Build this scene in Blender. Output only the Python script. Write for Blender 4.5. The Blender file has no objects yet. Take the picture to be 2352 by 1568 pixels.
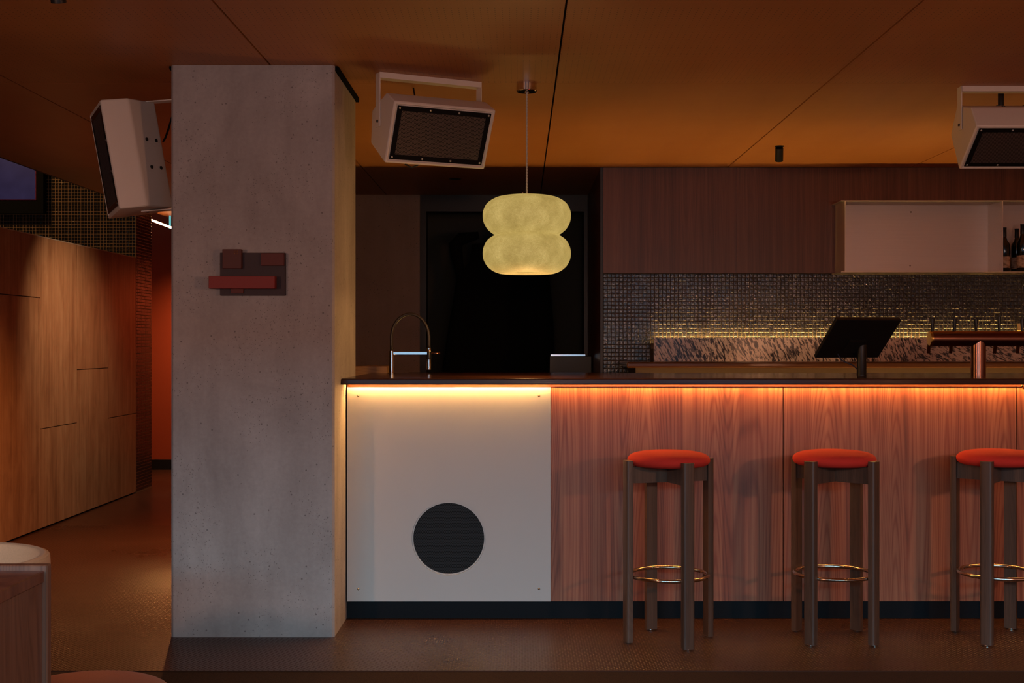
import bpy, bmesh, math, random
from mathutils import Vector, Matrix, Euler
random.seed(7)
sc = bpy.context.scene
C = sc.collection
PI = math.pi
R = math.radians

# ------------------------------------------------------------------ camera
FPX, CX, CY, EYE = 2850.0, 1195.0, 790.0, 1.257      # focal length in pixels, vanishing point, eye height
CEIL = 2.454
cam = bpy.data.cameras.new('camera')
cam.sensor_width = 36.0
cam.lens = 36.0 * FPX / 2352.0
cam.shift_x = -(CX - 1176.0) / 2352.0
cam.shift_y = (CY - 784.0) / 2352.0
cam.clip_start = 0.05
cam_o = bpy.data.objects.new('camera', cam)
cam_o.location = (0, 0, EYE)
cam_o.rotation_euler = (R(90), 0, 0)
C.objects.link(cam_o)
sc.camera = cam_o

# ------------------------------------------------------------------ world, daylight, exposure
w = bpy.data.worlds.new('dusk'); sc.world = w
w.use_nodes = True
bg = w.node_tree.nodes['Background']
bg.inputs[0].default_value = (0.30, 0.42, 0.62, 1)
bg.inputs[1].default_value = 0.5
sc.view_settings.view_transform = 'Standard'
sc.view_settings.look = 'None'
sc.view_settings.gamma = 1.0
sc.view_settings.use_curve_mapping = False
sc.view_settings.exposure = 0.0

def light(name, kind, loc, rot, energy, color, **kw):
    l = bpy.data.lights.new(name, kind)
    l.energy = energy; l.color = color
    for k, v in kw.items(): setattr(l, k, v)
    o = bpy.data.objects.new(name, l)
    o.location = loc; o.rotation_euler = rot
    C.objects.link(o)
    return o
# blue dusk daylight: sky above the street, and its glow in the assumed window behind the camera
light('street_sky', 'AREA', (0.0, -6.0, 3.25), (R(80), 0, 0), 930, (0.27, 0.74, 1.0), shape='RECTANGLE', size=9.0, size_y=0.95)
light('window_daylight', 'AREA', (-0.55, -2.37, 1.35), (R(90), 0, 0), 36, (0.34, 0.70, 1.0), shape='RECTANGLE', size=7.2, size_y=1.86)

# ------------------------------------------------------------------ helpers
def P(px, py, d):
    return Vector(((px - CX) / FPX * d, d, EYE + (CY - py) / FPX * d))
def PX(px, d): return (px - CX) / FPX * d
def PZ(py, d): return EYE + (CY - py) / FPX * d

def box(bm, x0, x1, y0, y1, z0, z1, bev=0.0, seg=1):
    vs = [bm.verts.new((x, y, z)) for x in (x0, x1) for y in (y0, y1) for z in (z0, z1)]
    f = [(0,1,3,2),(4,6,7,5),(0,4,5,1),(2,3,7,6),(0,2,6,4),(1,5,7,3)]
    fs = [bm.faces.new([vs[i] for i in q]) for q in f]
    if bev > 0:
        es = list({e for q in fs for e in q.edges})
        bmesh.ops.bevel(bm, geom=es, offset=bev, segments=seg, profile=0.6, affect='EDGES')

def prism(bm, pts, y0, y1):
    """polygon pts (x,z) extruded along y"""
    a = [bm.verts.new((x, y0, z)) for x, z in pts]
    b = [bm.verts.new((x, y1, z)) for x, z in pts]
    bm.faces.new(a); bm.faces.new(b[::-1])
    n = len(pts)
    for i in range(n): bm.faces.new((a[i], b[i], b[(i+1) % n], a[(i+1) % n]))
    bmesh.ops.recalc_face_normals(bm, faces=bm.faces[:])

def lathe(bm, prof, seg=32, cx=0, cy=0, cz=0, axis='Z'):
    rings = []
    for r, h in prof:
        if r < 1e-6:
            p = (0, 0, h); rings.append([bm.verts.new(p)])
        else:
            rings.append([bm.verts.new((r*math.cos(2*PI*i/seg), r*math.sin(2*PI*i/seg), h)) for i in range(seg)])
    for a, b in zip(rings[:-1], rings[1:]):
        if len(a) == 1 and len(b) == 1: continue
        for i in range(seg):
            j = (i+1) % seg
            if len(a) == 1: bm.faces.new((a[0], b[i], b[j]))
            elif len(b) == 1: bm.faces.new((a[i], a[j], b[0]))
            else: bm.faces.new((a[i], a[j], b[j], b[i]))
    M = Matrix.Translation((cx, cy, cz))
    if axis == 'Y': M = M @ Matrix.Rotation(R(-90), 4, 'X')
    if axis == 'X': M = M @ Matrix.Rotation(R(90), 4, 'Y')
    vs = [v for r_ in rings for v in r_]
    bmesh.ops.transform(bm, matrix=M, verts=vs)
    bmesh.ops.recalc_face_normals(bm, faces=bm.faces[:])

def tube(bm, pts, rad, seg=12, closed=False, caps=True):
    pts = [Vector(p) for p in pts]
    n = len(pts)
    rings = []; up = None
    for i, p in enumerate(pts):
        if closed: t = (pts[(i+1) % n] - pts[i-1])
        else: t = pts[min(i+1, n-1)] - pts[max(i-1, 0)]
        t.normalize()
        if up is None:
            up = Vector((0, 0, 1)) if abs(t.z) < 0.9 else Vector((1, 0, 0))
        s = t.cross(up).normalized(); up = s.cross(t).normalized()
        r = rad[i] if isinstance(rad, (list, tuple)) else rad
        rings.append([bm.verts.new(p + r*(math.cos(2*PI*k/seg)*s + math.sin(2*PI*k/seg)*up)) for k in range(seg)])
    m = n if closed else n-1
    for i in range(m):
        a, b = rings[i], rings[(i+1) % n]
        for k in range(seg):
            l = (k+1) % seg
            bm.faces.new((a[k], a[l], b[l], b[k]))
    if caps and not closed:
        bm.faces.new(rings[0][::-1]); bm.faces.new(rings[-1])
    bmesh.ops.recalc_face_normals(bm, faces=bm.faces[:])

def bar(bm, a, b, wv, th):
    """flat bar from a to b, full width vector wv, thickness th"""
    a, b, wv = Vector(a), Vector(b), Vector(wv)
    d = (b - a).normalized()
    n = d.cross(wv).normalized() * th / 2
    h = wv / 2
    vs = [bm.verts.new(p + s*h + t*n) for p in (a, b) for s in (-1, 1) for t in (-1, 1)]
    for q in [(0,1,3,2),(4,6,7,5),(0,4,5,1),(2,3,7,6),(0,2,6,4),(1,5,7,3)]:
        bm.faces.new([vs[i] for i in q])
    bmesh.ops.recalc_face_normals(bm, faces=bm.faces[:])

def mk(name, bm, mat, parent=None, local=False, smooth=False, angle=None, pos=None):
    """link a bmesh as one object, origin at the centre of its base"""
    vs = bm.verts
    if pos is None:
        xs = [v.co.x for v in vs]; ys = [v.co.y for v in vs]; zs = [v.co.z for v in vs]
        o0 = Vector(((min(xs)+max(xs))/2, (min(ys)+max(ys))/2, min(zs)))
    else: o0 = Vector(pos)
    bmesh.ops.translate(bm, verts=list(vs), vec=-o0)
    me = bpy.data.meshes.new(name)
    bm.to_mesh(me); bm.free()
    if smooth:
        for p in me.polygons: p.use_smooth = True
        if angle is not None:
            try: me.set_sharp_from_angle(angle=R(angle))
            except Exception: pass
    for m_ in (mat if isinstance(mat, (list, tuple)) else [mat]): me.materials.append(m_)
    o = bpy.data.objects.new(name, me)
    C.objects.link(o)
    if parent is not None:
        o.parent = parent
        o.location = o0 if local else o0 - wloc(parent)
    else: o.location = o0
    return o
def wloc(o):
    v = Vector(o.location)
    while o.parent is not None:
        o = o.parent; v = v + Vector(o.location)
    return v
def root(name, loc, rot=(0, 0, 0)):
    o = bpy.data.objects.new(name, None)
    o.empty_display_size = 0.1
    o.location = loc; o.rotation_euler = rot
    C.objects.link(o)
    return o
def tag(o, label, cat, group=None):
    o['label'] = label; o['category'] = cat
    if group: o['group'] = group
    return o
def struct(o, label=None):
    o['kind'] = 'structure'
    if label: o['label'] = label
    return o
def B(*a, **k):
    bm = bmesh.new(); box(bm, *a, **k); return bm
def copy_part(src, parent, loc=None):
    c = src.copy(); C.objects.link(c); c.parent = parent
    if loc is not None: c.location = loc
    return c

# ------------------------------------------------------------------ materials
class G:
    def __init__(s, name):
        s.mat = bpy.data.materials.new(name); s.mat.use_nodes = True
        s.t = s.mat.node_tree; s.t.nodes.clear()
        s.out = s.t.nodes.new('ShaderNodeOutputMaterial')
    def n(s, typ, **kw):
        nd = s.t.nodes.new('ShaderNode' + typ)
        for k, v in kw.items(): setattr(nd, k, v)
        return nd
    def put(s, nd, key, v):
        if v is None: return
        i = nd.inputs[key]
        if isinstance(v, bpy.types.NodeSocket): s.t.links.new(v, i)
        elif isinstance(v, (tuple, list)) and i.type == 'RGBA' and len(v) == 3: i.default_value = (*v, 1)
        else: i.default_value = v
    def m(s, op, a, b=None, c=None):
        nd = s.n('Math', operation=op)
        s.put(nd, 0, a); s.put(nd, 1, b)
        if c is not None: s.put(nd, 2, c)
        return nd.outputs[0]
    def coords(s, world=False, rand=True):
        if world: return s.n('NewGeometry').outputs['Position']
        v = s.n('TexCoord').outputs['Object']
        if rand:
            r = s.n('ObjectInfo').outputs['Random']
            k = s.m('MULTIPLY', r, 37.0)
            cb = s.n('CombineXYZ'); s.put(cb, 0, k); s.put(cb, 1, k); s.put(cb, 2, k)
            va = s.n('VectorMath', operation='ADD'); s.put(va, 0, v); s.put(va, 1, cb.outputs[0])
            v = va.outputs[0]
        return v
    def scale(s, v, sx, sy, sz, rot=(0, 0, 0)):
        mp = s.n('Mapping'); s.put(mp, 'Vector', v)
        mp.inputs['Scale'].default_value = (sx, sy, sz); mp.inputs['Rotation'].default_value = rot
        return mp.outputs[0]
    def noise(s, v, scale, detail=3, rough=0.55, dist=0.0, out='Fac'):
        nd = s.n('TexNoise'); s.put(nd, 'Vector', v)
        s.put(nd, 'Scale', scale); s.put(nd, 'Detail', detail); s.put(nd, 'Roughness', rough); s.put(nd, 'Distortion', dist)
        return nd.outputs[out]
    def voro(s, v, scale, feature='F1', out='Distance', rnd=1.0):
        nd = s.n('TexVoronoi', feature=feature); s.put(nd, 'Vector', v); s.put(nd, 'Scale', scale); s.put(nd, 'Randomness', rnd)
        return nd.outputs[out]
    def ramp(s, f, stops, interp='LINEAR'):
        nd = s.n('ValToRGB'); s.put(nd, 0, f)
        cr = nd.color_ramp; cr.interpolation = interp
        while len(cr.elements) < len(stops): cr.elements.new(0.5)
        for e, (p, c) in zip(cr.elements, stops):
            e.position = p; e.color = (*c, 1) if len(c) == 3 else c
        return nd.outputs[0]
    def mix(s, f, a, b, mode='MIX'):
        nd = s.n('MixRGB', blend_type=mode)
        s.put(nd, 0, f); s.put(nd, 1, a); s.put(nd, 2, b)
        return nd.outputs[0]
    def bump(s, h, strength=0.3, dist=0.01, normal=None):
        nd = s.n('Bump'); s.put(nd, 'Height', h); s.put(nd, 'Strength', strength); s.put(nd, 'Distance', dist)
        if normal is not None: s.put(nd, 'Normal', normal)
        return nd.outputs[0]
    def bsdf(s, color, rough=0.5, metal=0.0, normal=None, spec=None, coat=None, emit=None, estr=0.0, sheen=None, coat_rough=0.1):
        b = s.n('BsdfPrincipled')
        s.put(b, 'Base Color', color); s.put(b, 'Roughness', rough); s.put(b, 'Metallic', metal)
        if normal is not None: s.put(b, 'Normal', normal)
        if spec is not None: s.put(b, 'Specular IOR Level', spec)
        if coat is not None: s.put(b, 'Coat Weight', coat); s.put(b, 'Coat Roughness', coat_rough)
        if sheen is not None: s.put(b, 'Sheen Weight', sheen)
        if emit is not None: s.put(b, 'Emission Color', emit); s.put(b, 'Emission Strength', estr)
        s.t.links.new(b.outputs[0], s.out.inputs[0])
        return s.mat
    def emission(s, color, strength):
        e = s.n('Emission'); s.put(e, 0, color); s.put(e, 1, strength)
        s.t.links.new(e.outputs[0], s.out.inputs[0])
        return s.mat

def plain(name, color, rough=0.5, metal=0.0, var=0.08, bscale=60, bstr=0.05, **kw):
    g = G(name); v = g.coords()
    n = g.noise(v, 6, 4)
    c = g.mix(n, tuple(x*(1-var) for x in color), tuple(min(1, x*(1+var)) for x in color))
    nb = g.bump(g.noise(v, bscale, 3), bstr, 0.002)
    return g.bsdf(c, rough, metal, nb, **kw)

def wood(name, dark, mid, light_, axis='Z', rough=0.35, fig=1.0, coat=None, contrast=1.0, freq=9.0, mottle=0.0, spec=None):
    """flame-figured veneer: contour lines of a noise field drawn out along the grain"""
    g = G(name); v = g.coords()
    def st(a, b):           # a across the grain, b along
        return {'Z': (a, a, b), 'X': (b, a, a), 'Y': (a, b, a)}[axis]
    field = g.noise(g.scale(v, *st(5.0*fig, 0.26*fig)), 1.0, 1.0, 0.35)
    lines = g.m('SINE', g.m('MULTIPLY', field, freq*32))
    l01 = g.m('SUBTRACT', 1.0, g.m('POWER', g.m('MULTIPLY_ADD', lines, 0.5, 0.5), 3.0))
    streak = g.noise(g.scale(v, *st(38, 0.50)), 1.0, 4, 0.62)
    fibre = g.noise(g.scale(v, *st(320, 5)), 1.0, 2, 0.6)
    broad = g.noise(g.scale(v, *st(7, 0.35)), 1.0, 2, 0.5)
    f = g.m('ADD', g.m('MULTIPLY', l01, 0.13*contrast), g.m('MULTIPLY', streak, 0.68))
    f = g.m('ADD', f, g.m('MULTIPLY', broad, 0.30))
    f = g.m('ADD', f, g.m('MULTIPLY', g.m('SUBTRACT', fibre, 0.5), 0.22))
    if mottle:
        cl = g.noise(g.scale(v, *st(9, 2.6)), 1.0, 4, 0.6, 0.8)
        f = g.m('ADD', f, g.m('MULTIPLY', g.m('SUBTRACT', cl, 0.5), mottle))
    c = g.ramp(f, [(0.28, dark), (0.52, mid), (0.78, light_)])
    nb = g.bump(fibre, 0.12, 0.001)
    return g.bsdf(c, rough, 0, nb, coat=coat, spec=spec)

def dots(g, v, ax, ay, pitch, rad, hexa=True):
    """1 inside the holes of a perforated sheet"""
    sp = g.n('SeparateXYZ'); g.put(sp, 0, v)
    a = g.m('DIVIDE', sp.outputs[ax], pitch); k = 1.7320508 if hexa else 1.0
    b = g.m('DIVIDE', sp.outputs[ay], pitch*k)
    def dist(off):
        u = g.m('SUBTRACT', g.m('FRACT', g.m('ADD', a, 100.0+off)), 0.5)
        w_ = g.m('MULTIPLY', g.m('SUBTRACT', g.m('FRACT', g.m('ADD', b, 100.0+off)), 0.5), k)
        return g.m('SQRT', g.m('ADD', g.m('MULTIPLY', u, u), g.m('MULTIPLY', w_, w_)))
    d = dist(0.0)
    if hexa: d = g.m('MINIMUM', d, dist(0.5))
    return g.m('LESS_THAN', d, rad), d

M = {}
M['bar_wood'] = wood('bar_walnut', (0.12, 0.034, 0.018), (0.31, 0.085, 0.042), (0.50, 0.19, 0.095), 'Z', 0.40)
M['cab_wood'] = wood('cabinet_walnut', (0.070, 0.024, 0.014), (0.125, 0.044, 0.024), (0.20, 0.078, 0.040), 'Z', 0.38, contrast=0.6)
M['dark_wood'] = wood('stool_walnut', (0.046, 0.024, 0.016), (0.090, 0.046, 0.030), (0.15, 0.080, 0.050), 'Z', 0.42, fig=2.5, contrast=0.7)
M['beam_wood'] = wood('rail_walnut', (0.046, 0.024, 0.016), (0.090, 0.046, 0.030), (0.15, 0.080, 0.050), 'X', 0.42, fig=2.5, contrast=0.7)
M['top_wood'] = wood('counter_walnut', (0.034, 0.011, 0.007), (0.060, 0.021, 0.012), (0.090, 0.034, 0.020), 'X', 0.17, contrast=0.5, spec=0.35)
M['box_wood'] = wood('box_walnut', (0.06, 0.026, 0.015), (0.125, 0.054, 0.032), (0.20, 0.095, 0.056), 'Z', 0.4, fig=1.6)
M['ledge_wood'] = wood('ledge_oak', (0.20, 0.10, 0.04), (0.34, 0.18, 0.075), (0.46, 0.26, 0.12), 'X', 0.4, fig=2)
M['ply'] = wood('cabinet_plywood', (0.25, 0.115, 0.055), (0.37, 0.185, 0.092), (0.48, 0.27, 0.145), 'Z', 0.34, fig=0.6, contrast=0.15, mottle=0.8)

def ceiling_mat(name, dark, light_, holes):
    g = G(name); p = g.coords(world=True)
    f = g.noise(g.scale(p, 2.2, 0.4, 1), 1.0, 5, 0.6)
    fib = g.noise(g.scale(p, 5, 180, 1), 1.0, 3, 0.6)
    f = g.m('ADD', g.m('MULTIPLY', f, 0.75), g.m('MULTIPLY', fib, 0.25))
    c = g.ramp(f, [(0.3, dark), (0.7, light_)])
    nb = g.bump(g.noise(g.scale(p, 1.3, 2.2, 1), 1.0, 1), 0.25, 0.02)
    if holes:
        h, d = dots(g, p, 0, 1, 0.026, 0.085, False)
        c = g.mix(h, c, (0.02, 0.009, 0.004))
    return g.bsdf(c, 0.46, 0, nb, spec=0.3)
M['ceil_a'] = ceiling_mat('ceiling_perforated_ply', (0.38, 0.135, 0.045), (0.49, 0.195, 0.068), True)
M['ceil_b'] = ceiling_mat('ceiling_ply', (0.38, 0.135, 0.045), (0.49, 0.195, 0.068), False)
M['ceil_c'] = ceiling_mat('ceiling_stained_ply', (0.34, 0.130, 0.05), (0.42, 0.175, 0.07), False)  # slightly darker copy of the ply, alcove shade put into its colour

def concrete(name, a, b):
    g = G(name); v = g.coords(rand=False)
    big = g.noise(g.scale(v, 1.3, 1.3, 0.9), 1.6, 5, 0.62, 0.6)
    streak = g.noise(g.scale(v, 9, 9, 0.9), 1.0, 4, 0.6)
    fine = g.noise(v, 55, 4, 0.7)
    f = g.m('ADD', g.m('MULTIPLY', big, 0.58), g.m('ADD', g.m('MULTIPLY', streak, 0.24), g.m('MULTIPLY', fine, 0.18)))
    c = g.ramp(f, [(0.30, a), (0.50, tuple((x+y)/2 for x, y in zip(a, b))), (0.68, b)])
    dv = g.voro(v, 34); pick = g.noise(v, 9, 2)
    pore = g.m('MULTIPLY', g.m('LESS_THAN', dv, 0.13), g.m('GREATER_THAN', pick, 0.54))
    dv2 = g.voro(v, 90); pore2 = g.m('MULTIPLY', g.m('LESS_THAN', dv2, 0.17), g.m('GREATER_THAN', g.noise(v, 5, 2), 0.52))
    pores = g.m('MAXIMUM', pore, pore2)
    c = g.mix(g.m('MULTIPLY', pores, 0.62), c, (0.10, 0.085, 0.08))
    h = g.m('SUBTRACT', g.m('MULTIPLY', fine, 0.4), pores)
    return g.bsdf(c, 0.72, 0, g.bump(h, 0.35, 0.002), spec=0.35)
M['concrete'] = concrete('pillar_concrete', (0.26, 0.225, 0.21), (0.52, 0.475, 0.45))
M['concrete_wall'] = concrete('wall_concrete', (0.30, 0.21, 0.17), (0.42, 0.31, 0.26))

def floor_mat():
    g = G('studded_rubber'); p = g.coords(world=True)
    hgt = g.noise(p, 420, 2, 0.6)
    n = g.noise(p, 1.1, 5, 0.6)
    c = g.ramp(n, [(0.3, (0.055, 0.018, 0.008)), (0.7, (0.078, 0.027, 0.012))])
    spk = g.noise(p, 240, 2, 0.6)
    c = g.mix(g.m('MULTIPLY', spk, 0.35), c, (0.022, 0.010, 0.006))
    return g.bsdf(c, g.ramp(n, [(0.3, (0.26,)*3), (0.7, (0.36,)*3)]), 0, g.bump(hgt, 0.15, 0.002), spec=0.5)
M['floor'] = floor_mat()
def carpet_mat():
    g = G('coir_carpet'); p = g.coords(world=True)
    n = g.noise(p, 330, 3, 0.7)
    c = g.ramp(n, [(0.3, (0.020, 0.010, 0.006)), (0.7, (0.085, 0.042, 0.024))])
    return g.bsdf(c, 0.9, 0, g.bump(n, 0.8, 0.006), spec=0.2)
M['carpet'] = carpet_mat()

M['white_panel'] = plain('white_lacquer', (0.60, 0.575, 0.54), 0.42, 0, 0.02, 30, 0.01)
M['plinth'] = plain('plinth_navy', (0.006, 0.008, 0.011), 0.6, spec=0.15)
M['black'] = plain('black_metal', (0.012, 0.012, 0.013), 0.4)
M['void'] = plain('void_black', (0.004, 0.004, 0.004), 0.95, spec=0.08)
M['body'] = plain('carcass', (0.06, 0.03, 0.02), 0.6)
M['cream'] = plain('cream_powdercoat', (0.80, 0.69, 0.58), 0.48, 0, 0.03, 400, 0.12)
M['red_fabric'] = None
def fabric(name, col, sc_=900, rough=0.85, sheen=0.35):
    g = G(name); v = g.coords()
    n = g.noise(v, sc_, 2, 0.7); b_ = g.noise(v, 12, 3)
    c = g.mix(n, tuple(x*0.8 for x in col), tuple(min(1, x*1.12) for x in col))
    c = g.mix(g.m('MULTIPLY', b_, 0.2), c, tuple(x*0.75 for x in col))
    return g.bsdf(c, rough, 0, g.bump(n, 0.25, 0.002), sheen=sheen, spec=0.25)
M['red_fabric'] = fabric('red_wool', (0.66, 0.040, 0.026), 900, 0.9, 0.0)
M['tan_fabric'] = fabric('tan_leather', (0.34, 0.10, 0.03), 300, 0.55, 0.05)
M['beige_shell'] = fabric('beige_shell', (0.62, 0.42, 0.26), 200, 0.5, 0.05)
M['black_cloth'] = fabric('black_cloth', (0.008, 0.008, 0.008), 200, 0.95, 0.0)
M['chrome'] = plain('chrome', (0.80, 0.76, 0.72), 0.10, 1.0, 0.01, 20, 0.0)
M['ring'] = plain('footring_steel', (0.72, 0.60, 0.48), 0.16, 1.0, 0.02, 20, 0.0)
M['brass'] = plain('brass', (0.75, 0.50, 0.17), 0.24, 1.0, 0.03, 40, 0.02)
M['copper'] = plain('bronze_tube', (0.35, 0.17, 0.12), 0.22, 1.0, 0.05, 40, 0.02)
M['screw'] = plain('screw_steel', (0.30, 0.24, 0.18), 0.35, 1.0)
M['screw_lt'] = plain('screw_zinc', (0.75, 0.72, 0.68), 0.3, 1.0)
def brushed():
    g = G('brushed_steel'); v = g.coords()
    n = g.noise(g.scale(v, 2, 40, 220), 1.0, 3, 0.6)
    c = g.mix(n, (0.58, 0.50, 0.45), (0.70, 0.61, 0.55))
    return g.bsdf(c, 0.42, 0.75, g.bump(n, 0.06, 0.001))
M['steel'] = brushed()
M['steel_edge'] = plain('shelf_steel', (0.66, 0.56, 0.44), 0.40, 0.5, 0.02, 80, 0.02)
M['hose'] = plain('hose_rubber', (0.035, 0.026, 0.02), 0.45)
M['glass_bottle'] = plain('bottle_glass', (0.006, 0.008, 0.006), 0.08, 0, 0.02, 10, 0.0, spec=0.6)
M['foil'] = plain('bottle_foil', (0.010, 0.011, 0.012), 0.35)
def label_mat():
    g = G('bottle_label'); v = g.coords()
    n = g.noise(g.scale(v, 30, 30, 90, (0, R(35), 0)), 1.0, 5, 0.65)
    c = g.ramp(n, [(0.36, (0.16, 0.085, 0.045)), (0.5, (0.50, 0.34, 0.22)), (0.7, (0.66, 0.50, 0.36))])
    return g.bsdf(c, 0.7)
M['label'] = label_mat()
def granite(name, rot):
    g = G(name); v = g.coords()
    r = g.scale(v, 1, 1, 1, (0, rot, 0))
    s1 = g.scale(r, 95, 40, 24)
    n = g.noise(s1, 1.0, 3, 0.62, 0.4)
    n2 = g.noise(g.scale(r, 60, 30, 18), 1.0, 2, 0.5)
    c = g.ramp(n, [(0.36, (0.028, 0.020, 0.017)), (0.45, (0.12, 0.080, 0.060)), (0.49, (0.66, 0.49, 0.38)), (0.72, (0.86, 0.68, 0.55))])
    c = g.mix(g.m('MULTIPLY', g.m('GREATER_THAN', n2, 0.60), 0.75), c, (0.035, 0.026, 0.026))
    return g.bsdf(c, 0.25, 0, None, spec=0.5)
M['granite_a'] = granite('granite_diag', R(24))
M['granite_b'] = granite('granite_cross', R(62))
def tile_mat(name, c0, c1):
    g = G(name); p = g.coords(world=True)
    n = g.noise(p, 110, 2, 0.6); n2 = g.noise(p, 26, 1)
    cc = g.mix(n2, c0, c1)
    b1 = g.bump(n, 0.5, 0.0035)
    return g.bsdf(cc, 0.12, 0, b1, spec=0.9)
M['tile'] = tile_mat('glass_tile', (0.010, 0.011, 0.013), (0.024, 0.024, 0.027))
M['tile_left'] = tile_mat('smoked_tile', (0.006, 0.005, 0.003), (0.014, 0.011, 0.006))
M['grout'] = plain('grout', (0.075, 0.045, 0.026), 0.85, 0, 0.1, 300, 0.1)
M['grout_dark'] = plain('grout_brown', (0.24, 0.135, 0.06), 0.85, 0, 0.1, 300, 0.1)
M['red_wall'] = plain('red_paint', (0.48, 0.075, 0.022), 0.6, 0, 0.05)
M['alcove'] = plain('alcove_dark', (0.075, 0.080, 0.070), 0.8)
M['plaster'] = plain('dark_plaster', (0.10, 0.06, 0.045), 0.85)
M['art_board'] = plain('art_plum', (0.055, 0.034, 0.036), 0.7)
M['art_brown'] = plain('art_brown', (0.115, 0.038, 0.030), 0.7)
M['art_red'] = plain('art_red', (0.26, 0.020, 0.014), 0.6)
M['art_wine'] = plain('art_wine', (0.13, 0.026, 0.018), 0.65)
M['art_gold'] = plain('art_ochre', (0.22, 0.085, 0.035), 0.6)

def grille_mat(name, sheet, hole, pitch, rad, rough=0.35, ax=0, ay=2, metal=0.6):
    g = G(name); v = g.coords(rand=False)
    h, d = dots(g, v, ax, ay, pitch, rad)
    c = g.mix(h, sheet, hole)
    r = g.mix(h, (rough,)*3, (0.9,)*3)
    mt = g.m('MULTIPLY', g.m('SUBTRACT', 1.0, h), metal)
    return g.bsdf(c, r, mt, g.bump(g.m('SUBTRACT', 1.0, h), 0.4, 0.001))
M['spk_grille'] = grille_mat('speaker_perforated', (0.26, 0.20, 0.17), (0.004, 0.004, 0.004), 0.0066, 0.36)
M['sub_grille'] = grille_mat('round_perforated', (0.014, 0.015, 0.017), (0.002, 0.002, 0.002), 0.0078, 0.38, 0.55, metal=0.0)
M['gloss_black'] = plain('gloss_black', (0.010, 0.009, 0.008), 0.12, 0, 0.02, 10, 0.0, spec=0.6)

def shade_mat():
    g = G('fibreglass_shade'); v = g.coords(rand=False)
    n = g.noise(v, 11, 6, 0.7); f = g.noise(g.scale(v, 1, 1, 1.6), 170, 4, 0.75, 1.5)
    k = g.m('ADD', g.m('MULTIPLY', n, 0.5), g.m('MULTIPLY', f, 0.5))
    c = g.ramp(k, [(0.34, (0.30, 0.205, 0.050)), (0.50, (0.45, 0.320, 0.088)), (0.66, (0.66, 0.485, 0.16))])
    return g.bsdf((0.12, 0.10, 0.06), 0.6, 0, None, emit=c, estr=0.92)
M['shade'] = shade_mat()
def led(name, col, s):
    return G(name).emission(col, s)
WARM = (1.0, 0.50, 0.135)
M['led_bar'] = led('led_under_counter', (1.0, 0.47, 0.12), 128.0)
M['led_bar_bright'] = led('led_over_panel', (1.0, 0.49, 0.13), 260.0)
M['led_stone'] = led('led_behind_stone', (1.0, 0.56, 0.15), 190.0)
M['led_corr'] = led('led_corridor', (1.0, 0.50, 0.22), 14.0)
M['led_teal'] = led('led_teal', (0.16, 0.55, 0.55), 0.9)
M['led_well'] = led('led_work_light', (1.0, 0.60, 0.15), 88.0)
M['bulb'] = led('lamp_bulb', (1.0, 0.72, 0.30), 5.0)
def screen_mat():
    g = G('blue_screen'); v = g.coords()
    n = g.noise(v, 5, 5, 0.65)
    c = g.ramp(n, [(0.3, (0.022, 0.018, 0.075)), (0.7, (0.045, 0.036, 0.120))])
    return g.bsdf((0.01, 0.01, 0.02), 0.3, 0, None, emit=c, estr=0.36)
M['screen'] = screen_mat()
M['red_line'] = plain('red_trim', (0.5, 0.05, 0.04), 0.5)
def pane_mat():
    g = G('window_glass')
    t = g.n('BsdfTransparent'); gl = g.n('BsdfGlossy'); gl.inputs['Roughness'].default_value = 0.02
    mx = g.n('MixShader'); mx.inputs[0].default_value = 0.06
    g.t.links.new(t.outputs[0], mx.inputs[1]); g.t.links.new(gl.outputs[0], mx.inputs[2]); g.t.links.new(mx.outputs[0], g.out.inputs[0])
    return g.mat
M['pane'] = pane_mat()

# ------------------------------------------------------------------ the room
XL, XR, YF, YB = -6.2, 4.3, -2.2, 12.6
fl = struct(mk('floor', B(XL, XR, 4.78, YB, -0.12, 0.0), M['floor']), 'brown studded rubber floor')
def studs():
    vs, fs = [], []
    p_ = 0.0225; n6 = 6
    ring = [(math.cos(2*PI*k/n6+0.3), math.sin(2*PI*k/n6+0.3)) for k in range(n6)]
    j = 0; y = 4.79
    while y < 8.6:
        x = -3.2 + (p_/2 if j % 2 else 0.0)
        while x < 2.75:
            d_ = (x - 0)/y*FPX + CX                     # only where the floor is open
            ok = (x < -1.50 or y < 5.31 or (x > -0.80 and y < 5.69)) and not (x < -1.5 and d_ < -30) and (y < 5.7 or x < -1.5)
            if ok:
                b0 = len(vs)
                vs.extend((x+0.0056*c, y+0.0056*s_, 0.0) for c, s_ in ring)
                vs.extend((x+0.0032*c, y+0.0032*s_, 0.0011) for c, s_ in ring)
                fs.extend((b0+k, b0+(k+1) % n6, b0+n6+(k+1) % n6, b0+n6+k) for k in range(n6))
                fs.append(tuple(b0+n6+k for k in range(n6)))
            x += p_
        y += p_/2; j += 1
    me = bpy.data.meshes.new('floor_studs'); me.from_pydata(vs, [], fs); me.materials.append(M['floor'])
    o = bpy.data.objects.new('floor_studs', me); C.objects.link(o)
    o.parent = fl; o.location = -Vector(fl.location); o['kind'] = 'stuff'
studs()
struct(mk('floor', B(XL, XR, YF, 4.78, -0.12, -0.004), M['carpet']), 'dark brown coarse carpet floor')
struct(mk('wall_right', B(XR, XR+0.1, YF, YB, 0, 3.7), M['ply']))
struct(mk('wall_left', B(XL-0.1, XL, YF, YB, 0, 3.7), M['plaster']))
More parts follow.
